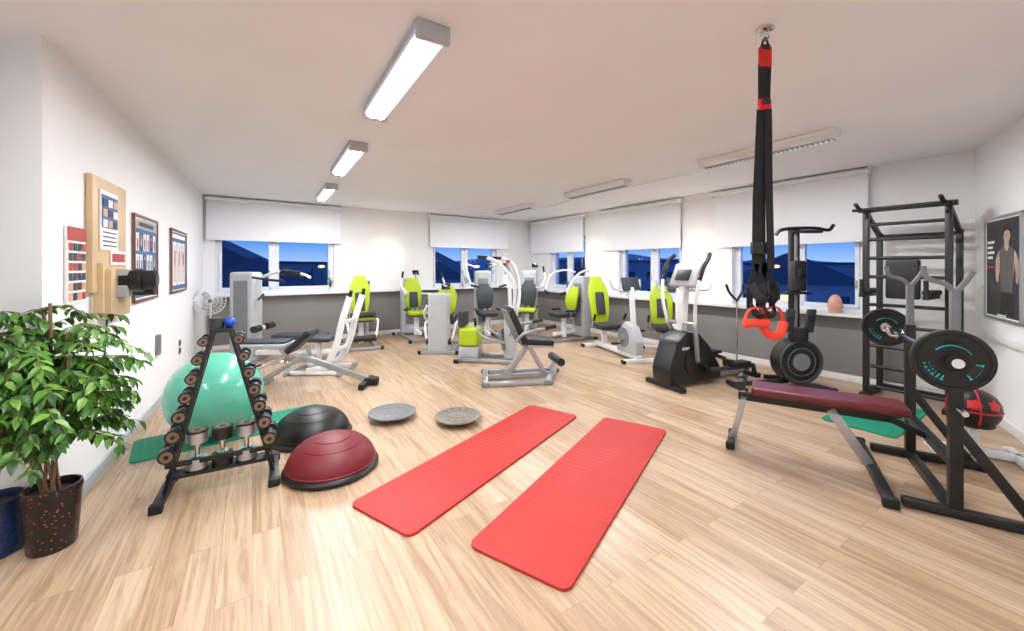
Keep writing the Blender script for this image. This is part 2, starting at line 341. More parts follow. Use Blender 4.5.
# ------------------------------------------------------------------ wall decoration
def poster(name,A,Bp,x0,x1,z0,z1,frame,kind,fw=.02):
    b=B(name,(A[0],A[1],0),ang(A,Bp)); w=x1-x0;h=z1-z0;cx=(x0+x1)/2;cz=(z0+z1)/2; y=-.012
    b.box((cx,y/2-.003,cz),(w,.012,h),PAPER)
    if frame:
        for (a,c,e,g) in [(x0,x1,z0,z0+fw),(x0,x1,z1-fw,z1),(x0,x0+fw,z0,z1),(x1-fw,x1,z0,z1)]:
            b.box(((a+c)/2,-.014,(e+g)/2),(c-a,.024,g-e),frame,bev=.003)
    R=random.Random(name+str(x0)); yy=-.0165
    def q(a,c,e,g,m): b.box((x0+w*(a+c)/2,yy,z0+h*(e+g)/2),(w*(c-a),.001,h*(g-e)),m)
    if kind=='people':
        q(.05,.95,.05,.95,BLUEP); q(.05,.95,.84,.95,PAPER); yy=-.0175
        q(.2,.8,.87,.92,INK)
        for r in range(3):
            for c in range(6):
                a=.09+c*.14; e=.1+r*.245
                q(a,a+.1,e,e+.2,PAPER if (r+c)%3 else DBLUE); yy-=.0008
                q(a+.035,a+.065,e+.14,e+.18,SKIN); q(a+.025,a+.075,e+.05,e+.135,R.choice([BRICKR,INK,SKIN,BLUEP])); q(a+.03,a+.07,e+.01,e+.05,INK); yy+=.0008
    elif kind=='anatomy':
        q(.05,.95,.05,.95,BLUEP); yy=-.0175
        q(.1,.9,.86,.92,PAPER)
        for c in range(3):
            a=.12+c*.27
            q(a,a+.22,.12,.8,PAPER); yy-=.0008
            q(a+.08,a+.14,.68,.76,SKIN); q(a+.05,a+.17,.42,.67,SKIN); q(a+.07,a+.15,.45,.62,BRICKR); q(a+.06,a+.1,.16,.42,SKIN); q(a+.12,a+.16,.16,.42,SKIN); yy+=.0008
    elif kind=='calendar':
        q(0,1,.82,1,BRICKR); yy=-.0175
        for r in range(6):
            for c in range(4): q(.06+c*.235,.06+c*.235+.19,.04+r*.13,.04+r*.13+.1,R.choice([BRICKR,INK,SKIN,DBLUE]))
    elif kind=='athlete':
        q(.06,.94,.04,.96,PBLK); yy=-.0175
        GR=mat("poster_skin_tone",(176,150,132),.6,0,.25,14); GD=mat("poster_shirt_grey",(92,90,90),.6,0,.2,12); GS=mat("poster_hair_dark",(34,30,30),.6)
        def pp(pts,m):
            b.prism([(x0+w*p[0],z0+h*p[1]) for p in pts],.001,m,c=(0,yy,0))
        pp([(.34,.60),(.40,.655),(.50,.69),(.58,.71),(.68,.71),(.77,.685),(.86,.64),(.92,.57),(.94,.46),(.91,.36),(.86,.37),(.86,.46),(.82,.52),(.79,.4),(.78,.28),(.80,.06),(.66,.06),(.63,.2),(.60,.06),(.46,.06),(.49,.28),(.47,.38),(.46,.5),(.42,.44),(.40,.36),(.34,.38),(.32,.5)],GR)
        yy=-.0185
        pp([(.44,.67),(.56,.705),(.60,.66),(.66,.66),(.70,.705),(.82,.665),(.80,.5),(.785,.38),(.79,.27),(.48,.27),(.47,.4),(.455,.52)],GD)
        pp([(.48,.28),(.79,.28),(.81,.06),(.66,.06),(.635,.19),(.60,.06),(.46,.06)],GS)
        pp([(.57,.70),(.57,.76),(.545,.79),(.55,.84),(.60,.875),(.68,.875),(.73,.84),(.73,.79),(.70,.76),(.69,.70)],GR)
        yy=-.0195; pp([(.54,.80),(.54,.86),(.60,.895),(.69,.895),(.745,.855),(.74,.80),(.715,.84),(.64,.855),(.57,.84)],GS)
        for k in range(4): q(.1,.3-.05*(k%2),.74-k*.05,.765-k*.05,PAPER)
        q(.1,.28,.5,.52,REDP); q(.38,.62,.045,.06,PAPER)
    b.done()
WFR=mat("walnut_frame",(112,74,50),.4)
poster("wall_calendar",LC,FL,.24,.5,1.19,1.64,None,'calendar')
poster("framed_poster",LC,FL,1.47,2.25,1.10,1.86,WFR,'people',.025)
poster("framed_poster",LC,FL,2.85,3.75,1.10,1.85,WFR,'anatomy',.025)
poster("framed_athlete_poster",NR,RE,.33,1.1,.93,1.86,ALU,'athlete',.025)
b=B("wooden_wall_trainer",(LC[0],LC[1],0),ang(LC,FL))
b.box((.86,-.02,1.62),(.66,.035,.76),BEECH,bev=.006)
b.box((.95,-.04,1.22),(.42,.06,.34),BEECH,bev=.006)
b.box((.62,-.04,1.25),(.035,.05,.36),BEECH,bev=.004)
b.box((.8,-.043,1.72),(.34,.006,.4),PAPER); b.box((.8,-.048,1.78),(.3,.003,.22),BLUEP)
for r in range(3):
    for c in range(3): b.box((.7+c*.1,-.051,1.70+r*.07),(.075,.002,.05),[PAPER,SKIN,DBLUE][(r+c)%3])
for r in range(4): b.box((.8,-.048,1.64-r*.03),(.26,.002,.008),INK)
b.box((.98,-.043,1.47),(.3,.006,.1),PAPER); b.box((.98,-.048,1.47),(.26,.002,.06),BRICKR)
b.box((.9,-.09,1.29),(.12,.08,.2),LGREY,bev=.01)
b.cyl((.9,-.08,1.31),(.9,-.27,1.31),.07,RUBBER,seg=28); b.cyl((.9,-.27,1.31),(.9,-.28,1.31),.055,BLACK,seg=28)
b.cyl((.9,-.15,1.31),(.9,-.2,1.31),.085,BLACK,seg=28); b.cyl((1.03,-.08,1.24),(1.03,-.24,1.24),.05,RUBBER)
b.tube([(.75,-.05,1.1),(.74,-.04,.9),(.75,-.03,.7),(.74,-.02,.55)],.006,BLACK,sm=5); b.done()
b=B("wall_socket",(LC[0],LC[1],0),ang(LC,FL)); 
for z in (.36,.46): b.box((3.4,-.008,z),(.08,.012,.08),MGREY,bev=.004); b.cyl((3.4,-.012,z),(3.4,-.018,z),.026,DGREY)
b.box((2.3,-.015,.62),(.1,.03,.2),MGREY,bev=.006); b.done()

# ------------------------------------------------------------------ mats
def rrect(w,l,r,n=6):
    P=[]
    for cx,cy,a0 in [(l/2-r,w/2-r,0),(-l/2+r,w/2-r,90),(-l/2+r,-w/2+r,180),(l/2-r,-w/2+r,270)]:
        for k in range(n+1):
            a=D2R(a0+90*k/n); P.append((cx+r*math.cos(a),cy+r*math.sin(a)))
    return P
def exmat(name,x,y,rz,L,W,m,t=.016,emb=False):
    b=B(name,(x,y,0),rz); b.prism(rrect(W,L,.05),t,m,plane='xy',c=(0,0,0.0005),bev=.003)
    for i in range(1,int(L/.05)):
        xx=-L/2+i*.05
        if emb and -L/2+.12<xx<-L/2+.42: continue
        b.box((xx,0,t+.0002),(.02,W-.05,.0014),m)
    if emb:
        b.lathe([(.10,0),(.105,.0015),(.11,0)],m,c=(-L/2+.27,0,t),scale=(.8,1.35,1)); b.lathe([(.07,0),(.074,.0015),(.078,0)],m,c=(-L/2+.27,0,t),scale=(.8,1.35,1))
    b.done()
exmat("red_exercise_mat",-.17,3.05,55.8,2.04,.52,RED,emb=True)
exmat("red_exercise_mat",.55,2.71,57.5,2.02,.55,RED,emb=True)
exmat("green_exercise_mat",-2.36,3.47,40,1.37,.5,GREEN,t=.01)
exmat("green_exercise_mat",3.44,3.78,34,1.1,.52,GREEN,t=.01)

# ------------------------------------------------------------------ left foreground
b=B("exercise_ball",(-2.46,3.32,.012+.34)); b.sph((0,0,0),.34,TURQ,seg=64)
for k in range(-4,5):
    z=k*.05; r=math.sqrt(.34**2-z*z); b.torus((0,0,z),r,.0015,TURQ,seg=64,sseg=6)
b.done()
def bosu(name,x,y,m):
    b=B(name,(x,y,0)); b.lathe([(0,.0),(.28,.0),(.305,.012),(.31,.03),(.3,.045),(.285,.05)],BLACK,seg=56)
    prof=[(.288*math.cos(D2R(a)),.05+.185*math.sin(D2R(a))) for a in range(0,90,6)]+[(0,.235)]
    b.lathe(prof,m,seg=56); b.torus((0,0,.055),.288,.008,m,seg=48)
    for r in (.2,.12): 
        z=.05+.185*math.sqrt(1-(r/.288)**2); b.torus((0,0,z),r,.003,m,seg=48,sseg=6)
    b.done()
DOME=mat("dome_black_vinyl",(12,12,13),.42)
bosu("balance_dome_trainer",-1.26,2.80,MAROON); bosu("balance_dome_trainer",-1.66,3.32,DOME)
PLY=mat("wobble_greyed_wood",(128,118,106),.4); PG=mat("wobble_grey",(112,114,116),.5); PGR=mat("wobble_print",(84,96,112),.5)
def wobble(name,x,y,r,m,ring):
    b=B(name,(x,y,0)); b.lathe([(0,0),(.03,.005),(.06,.02),(.085,.045),(.09,.055)],BLACK); 
    b.lathe([(0,.05),(r-.01,.05),(r,.056),(r,.066),(r-.008,.072),(0,.072)],m,seg=56)
    b.torus((0,0,.0715),r*.8,.003,ring,seg=48,sseg=6); b.torus((0,0,.0715),r*.45,.003,ring,seg=48,sseg=6)
    for k in range(12):
        a=k*math.pi/6; b.box((r*.63*math.cos(a),r*.63*math.sin(a),.0725),(.04,.014,.002),ring,rot=(0,0,math.degrees(a)))
    b.done()
wobble("balance_disc",-1.11,3.71,.215,PG,MGREY); wobble("wooden_wobble_board",-.49,3.62,.205,PLY,PGR)
# dumbbell rack
HEADC=mat("dumbbell_end_bronze",(138,116,98),.35,.6)
def dumb(b,c,ax,L,r,steel=False):
    c=Vector(c);ax=Vector(ax).normalized(); hl=L*.3
    b.cyl(c-ax*L/2,c+ax*L/2,.014,CHROME)
    for e in (-1,1):
        b.cyl(c+ax*e*(L/2-hl),c+ax*e*(L/2-.008),r,SILVER if steel else BLACK,seg=24); b.cyl(c+ax*e*(L/2-.008),c+ax*e*L/2,r,BLACK,r2=None,seg=24)
        b.cyl(c+ax*e*L/2,c+ax*e*(L/2+.004),r*.74,HEADC,seg=24); b.cyl(c+ax*e*(L/2+.004),c+ax*e*(L/2+.006),r*.3,BLACK,seg=16)
        b.cyl(c+ax*e*(L/2-hl-.012),c+ax*e*(L/2-hl),r*.6,CHROME)
b=B("dumbbell_rack",(-1.88,2.60,0),30)
for e in (-1,1):
    for y in (-.055,.055): b.bar((e*.28,y,.04),(e*.045,y,1.0),.022,.034,BLACK)
    b.bar((e*.29,-.2,.025),(e*.29,.2,.025),.05,.04,BLACK); 
    for y in (-.2,.2): b.box((e*.29,y,.025),(.065,.05,.05),RUBBER,bev=.008)
    for k in range(7):
        t=.24+k*.115; x=e*(.28+(.045-.28)*t); z=.04+.96*t; r=.043-.0022*k; L=.23-.012*k
        xx=x+e*(.012+r*.6); b.bar((x,-.055,z-r*.9),(xx+e*r*.6,-.055,z-r*.45),.02,.012,BLACK); b.bar((x,.055,z-r*.9),(xx+e*r*.6,.055,z-r*.45),.02,.012,BLACK)
        dumb(b,(xx,0,z+.005),(0,1,0),L,r)
b.box((0,0,1.0),(.13,.14,.025),BLACK,bev=.006)
b.bar((-.27,0,.12),(.27,0,.12),.12,.02,BLACK); b.bar((-.28,-.055,.2),(.28,-.055,.2),.02,.03,BLACK)
for i in range(3): dumb(b,(-.13+i*.13,-.01,.255),(0,0,1),.24,.058,steel=(i!=1))
b.cyl((-.035,0,1.012),(-.035,0,1.075),.042,DGREY); b.cyl((-.035,0,1.075),(-.035,0,1.08),.03,HEADC)
b.sph((.04,-.02,1.046),.033,BLUEB); b.sph((.03,.045,1.045),.033,DGREY); b.done()

# plant
LEAF=[mat("ficus_leaf_%d"%i,c,.4,0,.15,30) for i,c in enumerate([(60,108,34),(80,132,44),(42,82,30),(108,150,58)])]
BARK=mat("ficus_bark",(120,96,70),.85)
def ok(p):
    d1=(p.x+2.42)*.861+(p.y-2.06)*.509; d2=(p.x+2.42)*-.263+(p.y-2.06)*-.965
    return (d1>.02 or d2>.02) and p.z>.12 and p.x<-1.96+.1*(p.z>.6) and p.z<1.37 and (p.z<1.17 or p.x<-2.22)
SPOT=mat("speckled_pot",(26,24,26),.35); nt=SPOT.node_tree
pb=nt.nodes["Principled BSDF"]; vo=nt.nodes.new("ShaderNodeTexVoronoi"); vo.inputs["Scale"].default_value=52; tcn=[n for n in nt.nodes if n.type=='TEX_COORD'][0]
nt.links.new(tcn.outputs["Object"],vo.inputs["Vector"]); rp=nt.nodes.new("ShaderNodeValToRGB"); rp.color_ramp.interpolation='CONSTANT'
rp.color_ramp.elements[0].color=lin((190,84,46)); rp.color_ramp.elements[1].position=.2; rp.color_ramp.elements[1].color=lin((24,22,26))
nt.links.new(vo.outputs["Distance"],rp.inputs["Fac"]); nt.links.new(rp.outputs["Color"],pb.inputs["Base Color"])
px,py=-2.31,2.01
b=B("potted_ficus",(px,py,0)); 
b.lathe([(0,0),(.082,0),(.089,.01),(.105,.27),(.11,.29),(.106,.31),(.098,.31),(.092,.27),(0,.265)],SPOT,seg=48); b.lathe([(0,.266),(.094,.272),(0,.29)],TERRA)
R=random.Random(3); leaves=[]
stems=[]
for i in range(10):
    a=R.uniform(0,6.28); top=Vector((R.uniform(-.36,.12),R.uniform(-.22,.0),R.uniform(.85,1.26)))
    if i==0: top=Vector((.2,-.1,.98))
    p0=Vector((.03*math.cos(a),.03*math.sin(a),.27)); mid=(p0+top)/2+Vector((R.uniform(-.04,.04),R.uniform(-.04,.04),.05))
    pts=[p0,p0.lerp(mid,.5)+Vector((R.uniform(-.02,.02),0,0)),mid,mid.lerp(top,.6),top]
    stems.append(pts); b.tube(pts,.007,BARK,seg=7,sm=4)
for pts in stems:
    for k in range(22):
        t=R.uniform(.3,1)*3.999; i=int(t); p=pts[i].lerp(pts[i+1],t-i)
        a=R.uniform(0,6.28); ln=R.uniform(.14,.36)
        d=Vector((math.cos(a),math.sin(a)*.8,R.uniform(.1,.7))).normalized()
        if d.x>0: ln*=1.1
        q=[p]; 
        for s_ in range(7):
            d=(d+Vector((0,0,-.13))).normalized(); q.append(q[-1]+d*ln/7)
        W=Vector((px,py,0))
        if not all(ok(v+W) for v in q): continue
        b.tube(q,.0018,BARK,seg=5)
        for s_ in range(1,8):
            for side in (-1,1,0):
                if side==0 and s_<6: continue
                dd=(q[s_]-q[s_-1]).normalized(); sd=dd.cross(Vector((0,0,1)))
                if sd.length<.1: sd=Vector((1,0,0))
                sd.normalize()
                ld=(dd*.5+sd*side*R.uniform(.6,1)+Vector((0,0,R.uniform(-.9,-.1)))).normalized()
                leaves.append((q[s_].copy(),ld,R.uniform(.05,.08),R))
def add_leaves(b,leaves,W,seedR):
    t={i:bmesh.new() for i in range(4)}
    for (p,ld,L,_) in leaves:
        if not ok(p+ld*L+W): continue
        bm=t[seedR.choice([0,0,1,1,2,3])]
        up=Vector((seedR.uniform(-.5,.5),seedR.uniform(-.5,.5),1)); sx=ld.cross(up).normalized(); nz=sx.cross(ld).normalized()
        w=L*.24
        def V(a,s_,z): return bm.verts.new(p+ld*a*L+sx*s_*w+nz*z*L)
        v0=V(0,0,0);m1=V(.35,0,-.02);m2=V(.7,0,-.05);tp=V(1.05,0,-.14)
        l1=V(.3,-1,.06);l2=V(.68,-.75,.02);r1=V(.3,1,.06);r2=V(.68,.75,.02)
        for f in [(v0,l1,m1),(m1,l1,l2,m2),(m2,l2,tp),(v0,m1,r1),(m1,m2,r2,r1),(m2,tp,r2)]: bm.faces.new(f)
    for i in range(4): b._add(t[i],LEAF[i])
add_leaves(b,leaves,Vector((px,py,0)),R); b.done()
BPOT=mat("blue_speckled_pot",(28,48,92),.4,0,.6,60)
b=B("blue_planter",(-2.53,1.96,0)); b.lathe([(0,0),(.08,0),(.09,.01),(.095,.26),(.1,.275),(.09,.275),(.085,.24),(0,.235)],BPOT); b.lathe([(0,.236),(.085,.24),(0,.255)],TERRA); b.done()

# ------------------------------------------------------------------ gym machines
def base_rails(b,x0,x1,w,m=SILVER,foot=True):
    for y in (-w/2,w/2): b.bar((x0,y,.035),(x1,y,.035),.06,.045,m,bev=.01)
    for x in (x0+.03,x1-.03): b.bar((x,-w/2-.08,.03),(x,w/2+.08,.03),.06,.05,m,bev=.01)
    for x in (x0+.03,x1-.03):
        for y in (-w/2-.09,w/2+.09): b.box((x,y,.027),(.075,.05,.054),RUBBER,bev=.012)
def backpad(b,c,h,w,tilt,m,t=.06,edge=None):
    M=Matrix.Translation(c)@Matrix.Rotation(D2R(tilt),4,'Y')
    prof=[]
    for (z,ww) in [(0,.55),(.08,.8),(.25,.92),(.5,1),(.7,.98),(.84,.78),(.9,.62),(.97,.6),(1,.5)]: prof.append((z*h,ww*w/2))
    t_=bmesh.new(); rings=[]
    for (z,hw) in prof:
        cx=.03*math.sin(z/h*math.pi*1.2)
        ring=[]
        for k in range(16):
            a=2*math.pi*k/16; x=math.copysign(abs(math.cos(a))**.6,math.cos(a))*t/2; y=math.copysign(abs(math.sin(a))**.45,math.sin(a))*hw
            ring.append(t_.verts.new((x+cx+ (abs(y)/ (w/2))**2*.02,y,z)))
        rings.append(ring)
    for A,C in zip(rings,rings[1:]):
        for k in range(16): t_.faces.new((A[k],A[(k+1)%16],C[(k+1)%16],C[k]))
    t_.faces.new(rings[0][::-1]); t_.faces.new(rings[-1]); bmesh.ops.recalc_face_normals(t_,faces=t_.faces)
    b._add(t_,m,M)
    return M
def seat_machine(name,x,y,rz,tower=-.55,TH=1.3,TW=.34,seat=.48,bh=.72,sm=LIME,bm_=LIME,arms='press',L=1.15,pivot=1.25,tm=LGREY,insert=False):
    b=B(name,(x,y,0),rz)
    base_rails(b,-L/2,L/2,.42)
    b.box((tower,0,TH/2+.03),(.2,TW,TH),tm,bev=.05,seg=4)
    b.box((tower+(.103 if tower<0 else -.103),0,TH*.55),(.012,TW*.62,TH*.7),MGREY,bev=.004)
    b.box((tower+(-.103),0,TH*.8),(.008,TW*.5,.16),LIMED,bev=.003)
    b.bar((0,0,.05),(0,0,seat-.05),.07,.09,WHITE,bev=.015); b.bar((-.28,0,.16),(.25,0,.12),.06,.07,WHITE,bev=.015)
    b.box((.03,0,seat),(.40,.38,.07),sm,bev=.03,seg=4); b.box((.03,0,seat-.045),(.36,.34,.03),DGREY,bev=.01)
    b.bar((-.2,0,seat-.1),(-.32,0,seat+bh*.75),.06,.05,WHITE,bev=.012)
    backpad(b,(-.2,0,seat+.07),bh,.36,-9,bm_); b.box((-.27,0,seat+bh*.42),(.05,.26,bh*.6),DGREY,rot=(0,-9,0),bev=.02)
    if insert: b.box((-.165,0,seat+bh*.40),(.03,.17,bh*.5),DGREY,rot=(0,-9,0),bev=.012)
    for e in (-1,1):
        b.box((.02,e*.225,seat+.07),(.2,.04,.04),BLEATHER,bev=.015); b.bar((.0,e*.225,seat-.06),(.0,e*.225,seat+.06),.02,.02,SILVER)
        if arms=='press':
            b.tube([(tower,e*.2,pivot),(tower+.15,e*.34,pivot+.04),(-.05,e*.4,pivot-.02),(.12,e*.38,pivot-.2),(.2,e*.34,pivot-.38)],.02,WHITE,sm=6)
            b.cyl((.2,e*.35,pivot-.36),(.22,e*.2,pivot-.4),.02,RUBBER)
        elif arms=='row':
            b.tube([(tower,e*.12,pivot-.3),(.5,e*.34,pivot-.25),(.42,e*.42,pivot-.1),(.38,e*.4,pivot+.05)],.02,WHITE,sm=6)
            b.cyl((.38,e*.4,pivot+.03),(.37,e*.38,pivot+.17),.02,RUBBER)
        elif arms=='leg':
            b.tube([(.15,e*.25,seat-.02),(.32,e*.25,seat-.04),(.42,e*.2,.22),(.45,e*.1,.18)],.02,WHITE,sm=5)
    if arms=='leg':
        b.cyl((.46,-.2,.2),(.46,.2,.2),.05,BLEATHER); b.cyl((.34,-.2,seat+.08),(.34,.2,seat+.08),.05,BLEATHER)
        b.tube([(0,-.27,seat-.08),(.3,-.28,seat+.12),(.36,-.2,seat+.3)],.018,WHITE,sm=5); b.cyl((.36,-.2,seat+.28),(.36,-.2,seat+.38),.02,RUBBER)
    b.tube([(tower,.12,TH),(tower+.04,.12,TH+.1)],.012,SILVER); b.box((tower+.05,.12,TH+.14),(.02,.14,.1),SCREEN,bev=.006,rot=(0,-15,0))
    b.done()
# back row
seat_machine("chest_press_machine",-2.70,7.15,-64,tower=-.42,TH=.95,seat=.5,bh=.68,arms='leg',pivot=1.0,L=1.0,insert=True)
seat_machine("shoulder_press_machine",-1.90,7.95,-58,tower=-.45,TH=1.15,seat=.5,bh=.62,arms='row',pivot=1.15,insert=True)
seat_machine("leg_extension_machine",-1.17,6.93,-92,tower=.42,TH=.95,seat=.5,bh=.5,arms='leg',sm=DGREY,bm_=LIME,tm=LGREY,L=1.05)
seat_machine("lat_pull_machine",-.5,7.9,-75,tower=-.45,TH=1.3,seat=.5,bh=.5,arms='press',pivot=1.42,bm_=DGREY,sm=DGREY)
seat_machine("seated_row_machine",.32,8.5,-100,tower=-.45,TH=1.3,seat=.5,bh=.55,arms='row',bm_=DGREY)
seat_machine("abdominal_machine",1.0,7.75,-150,tower=-.45,TH=1.2,seat=.5,bh=.45,arms='press',pivot=1.3,bm_=LIME,sm=DGREY)
# leg press
b=B("leg_press_machine",(-.38,6.06,0),-10)
base_rails(b,-.42,.5,.42)
b.box((-.25,0,.36),(.28,.36,.26),LIME,bev=.04,seg=4); b.box((-.25,0,.13),(.3,.3,.18),LGREY,bev=.03)
b.box((-.37,0,.62),(.08,.32,.24),DGREY,bev=.03,seg=3); b.box((.36,0,.42),(.16,.28,.78),LGREY,bev=.05,seg=4)
b.box((.26,0,.33),(.04,.38,.3),MGREY,rot=(0,-15,0),bev=.01)
for e,tx in ((-1,-.05),(1,.05)):
    b.tube([(.38,e*.14,.5),(.46,e*.2,.9),(.44,e*.24,1.2),(.3+tx,e*.27,1.45),(.12+tx,e*.28,1.54)],.026,WHITE,sm=7)
    b.cyl((.13+tx,e*.28,1.54),(-.02+tx,e*.28,1.55),.024,RUBBER)
    b.tube([(.3,e*.2,.3),(.0,e*.26,.4),(-.1,e*.27,.56)],.018,SILVER,sm=5); b.cyl((-.1,e*.27,.54),(-.12,e*.27,.66),.02,RUBBER)
b.bar((.36,0,.8),(.34,0,1.3),.05,.05,WHITE,bev=.01); b.box((.3,0,1.38),(.04,.26,.17),SCREEN,rot=(0,-15,0),bev=.012); b.box((.33,0,1.49),(.05,.1,.05),REDP,bev=.01)
b.done()
# dark reclined machine in front
b=B("back_trainer_machine",(.12,5.06,0),12)
for (p,q) in [((-.5,-.28,.03),(.25,-.32,.03)),((-.42,.3,.03),(.52,.24,.03)),((-.5,-.28,.03),(-.42,.3,.03)),((.25,-.32,.03),(.52,.24,.03))]: b.bar(p,q,.07,.05,SILVER,bev=.012)
for p in [(-.5,-.28),(.25,-.32),(-.42,.3),(.52,.24)]: b.box((p[0],p[1],.027),(.1,.1,.054),MGREY,bev=.015)
b.bar((-.2,0,.05),(.08,0,.42),.07,.07,SILVER,bev=.012); b.bar((.3,0,.05),(.1,0,.4),.06,.06,SILVER,bev=.012); b.bar((-.46,0,.04),(.4,0,.04),.06,.05,SILVER)
b.box((.2,0,.47),(.36,.36,.08),BLEATHER,rot=(0,4,0),bev=.03,seg=4); b.box((.21,0,.42),(.34,.34,.03),SILVER,rot=(0,4,0),bev=.01)
b.box((-.09,0,.68),(.09,.4,.48),BLEATHER,rot=(0,-24,0),bev=.035,seg=4); b.box((-.135,0,.665),(.02,.42,.46),MGREY,rot=(0,-24,0),bev=.008)
for e in (-1,1):
    b.tube([(-.12,e*.2,.5),(-.02,e*.29,.62),(.2,e*.29,.66),(.3,e*.28,.68)],.018,SILVER,sm=5); b.cyl((.22,e*.29,.665),(.36,e*.28,.69),.022,RUBBER)
b.cyl((.46,-.2,.22),(.46,.2,.22),.05,BLEATHER); b.bar((.38,0,.1),(.46,0,.22),.04,.04,SILVER); b.done()
# cable bench machine (left rear)
b=B("cable_tower_machine",(-4.05,6.1,0),4)
b.box((0,0,.68),(.34,.3,1.3),LGREY,bev=.05,seg=4); b.box((.0,-.152,.7),(.2,.01,1.0),MGREY,bev=.004); b.box((.02,0,.04),(.5,.44,.06),SILVER,bev=.02)
b.bar((.2,-.1,.12),(1.35,-.1,.12),.09,.07,WHITE,bev=.015); b.bar((1.35,-.36,.04),(1.35,.2,.04),.08,.06,SILVER,bev=.015)
b.bar((1.3,-.1,.06),(1.3,-.1,.14),.07,.07,WHITE)
b.box((.85,-.1,.36),(.75,.3,.08),DGREY,bev=.03,seg=3); b.bar((.55,-.1,.12),(.55,-.1,.33),.06,.06,WHITE); b.bar((1.1,-.1,.12),(1.1,-.1,.33),.06,.06,WHITE)
b.tube([(.1,.0,1.2),(.5,-.05,1.33),(.85,-.1,1.3),(1.0,-.12,1.24)],.022,WHITE,sm=6)
b.cyl((.55,-.06,1.33),(.85,-.1,1.3),.045,BLEATHER); b.tube([(.2,-.2,1.25),(.5,-.35,1.22),(.75,-.4,1.2)],.018,BLACK,sm=5)
b.tube([(.15,.05,.9),(.35,-.2,1.0),(.4,-.3,.95)],.016,BLACK,sm=5)
for e in (-1,1): b.cyl((.3,e*.1-.1,.5),(.3,e*.26-.1,.5),.05,BLEATHER)
b.bar((.17,-.1,.5),(.32,-.1,.5),.05,.05,WHITE); b.done()
# fan
b=B("standing_fan",(-4.52,6.0,0),-60)
b.lathe([(0,0),(.15,0),(.16,.012),(.1,.03),(.03,.05),(0,.05)],WHITE); b.cyl((0,0,.03),(0,0,.86),.014,WHITE)
b.cyl((-.08,0,.9),(.03,0,.9),.05,WHITE); b.lathe([(0,0),(.03,.0),(.02,.03),(0,.035)],MGREY,c=(.04,0,.9),axis=(1,0,0))
for k in range(3):
    a=k*2*math.pi/3; b.sph((.06,.09*math.cos(a),.9+.09*math.sin(a)),(.008,.075,.045),LGREY,rot=(math.degrees(a),18,0))
for xx,rr_ in [(.03,.19),(.09,.2),(.11,.15),(.12,.1),(.125,.05)]: b.torus((xx,0,.9),rr_,.004,WHITE,axis=(1,0,0),seg=36,sseg=5)
for k in range(24):
    a=k*2*math.pi/24; b.tube([(.125,.03*math.cos(a),.9+.03*math.sin(a)),(.11,.15*math.cos(a),.9+.15*math.sin(a)),(.06,.2*math.cos(a),.9+.2*math.sin(a)),(.02,.15*math.cos(a),.9+.15*math.sin(a))],.0025,WHITE,seg=4)
b.done()
# curved white frame trainer + adjustable bench
b=B("curved_frame_trainer",(-2.3,5.4,0),0)
for y in (-.22,.22):
    b.tube([(-.35,y,.05),(-.12,y,.12),(.02,y,.38),(.1,y,.7),(.2,y,1.02)],.03,WHITE,sm=7,flat=(.045,.02),seg=12)
    b.bar((-.62,y,.03),(.1,y,.03),.05,.045,WHITE,bev=.012)
    b.cyl((.2,y,1.02),(.22,y,1.1),.022,RUBBER)
for x in (-.6,.08): b.bar((x,-.3,.03),(x,.3,.03),.06,.05,SILVER,bev=.012)
b.bar((.1,-.22,.68),(.1,.22,.68),.04,.04,WHITE); b.bar((-.02,-.22,.3),(-.02,.22,.3),.04,.04,WHITE)
b.box((-.3,0,.44),(.4,.3,.06),DGREY,bev=.025,seg=3); b.bar((-.3,0,.04),(-.3,0,.42),.05,.05,WHITE); b.done()
b=B("adjustable_bench",(-2.33,4.72,0),4)
b.bar((-.15,0,.36),(.62,0,.06),.05,.07,SILVER,bev=.012); b.bar((.6,-.22,.035),(.6,.22,.035),.07,.06,BLACK,bev=.012); b.box((.66,0,.05),(.16,.12,.09),RUBBER,bev=.03)
b.bar((-.12,0,.36),(-.62,0,.06),.05,.06,SILVER,bev=.012); b.bar((-.62,-.26,.035),(-.62,.26,.035),.06,.06,SILVER,bev=.012)
b.box((-.14,0,.54),(.36,.28,.07),BLEATHER,rot=(0,-42,0),bev=.03,seg=4)
b.box((-.55,0,.50),(.55,.28,.05),LGREY,bev=.02,seg=3); b.box((-.55,0,.535),(.53,.26,.03),DGREY,bev=.012)
b.bar((-.3,0,.35),(-.42,0,.48),.04,.04,SILVER); b.bar((-.05,0,.33),(-.08,0,.48),.04,.04,SILVER)
for y in (-.2,.2): b.tube([(-.2,y*.5,.3),(-.35,y,.33),(-.72,y,.2)],.014,CHROME,sm=5); b.cyl((-.7,y,.21),(-.82,y,.16),.018,RUBBER)
b.done()
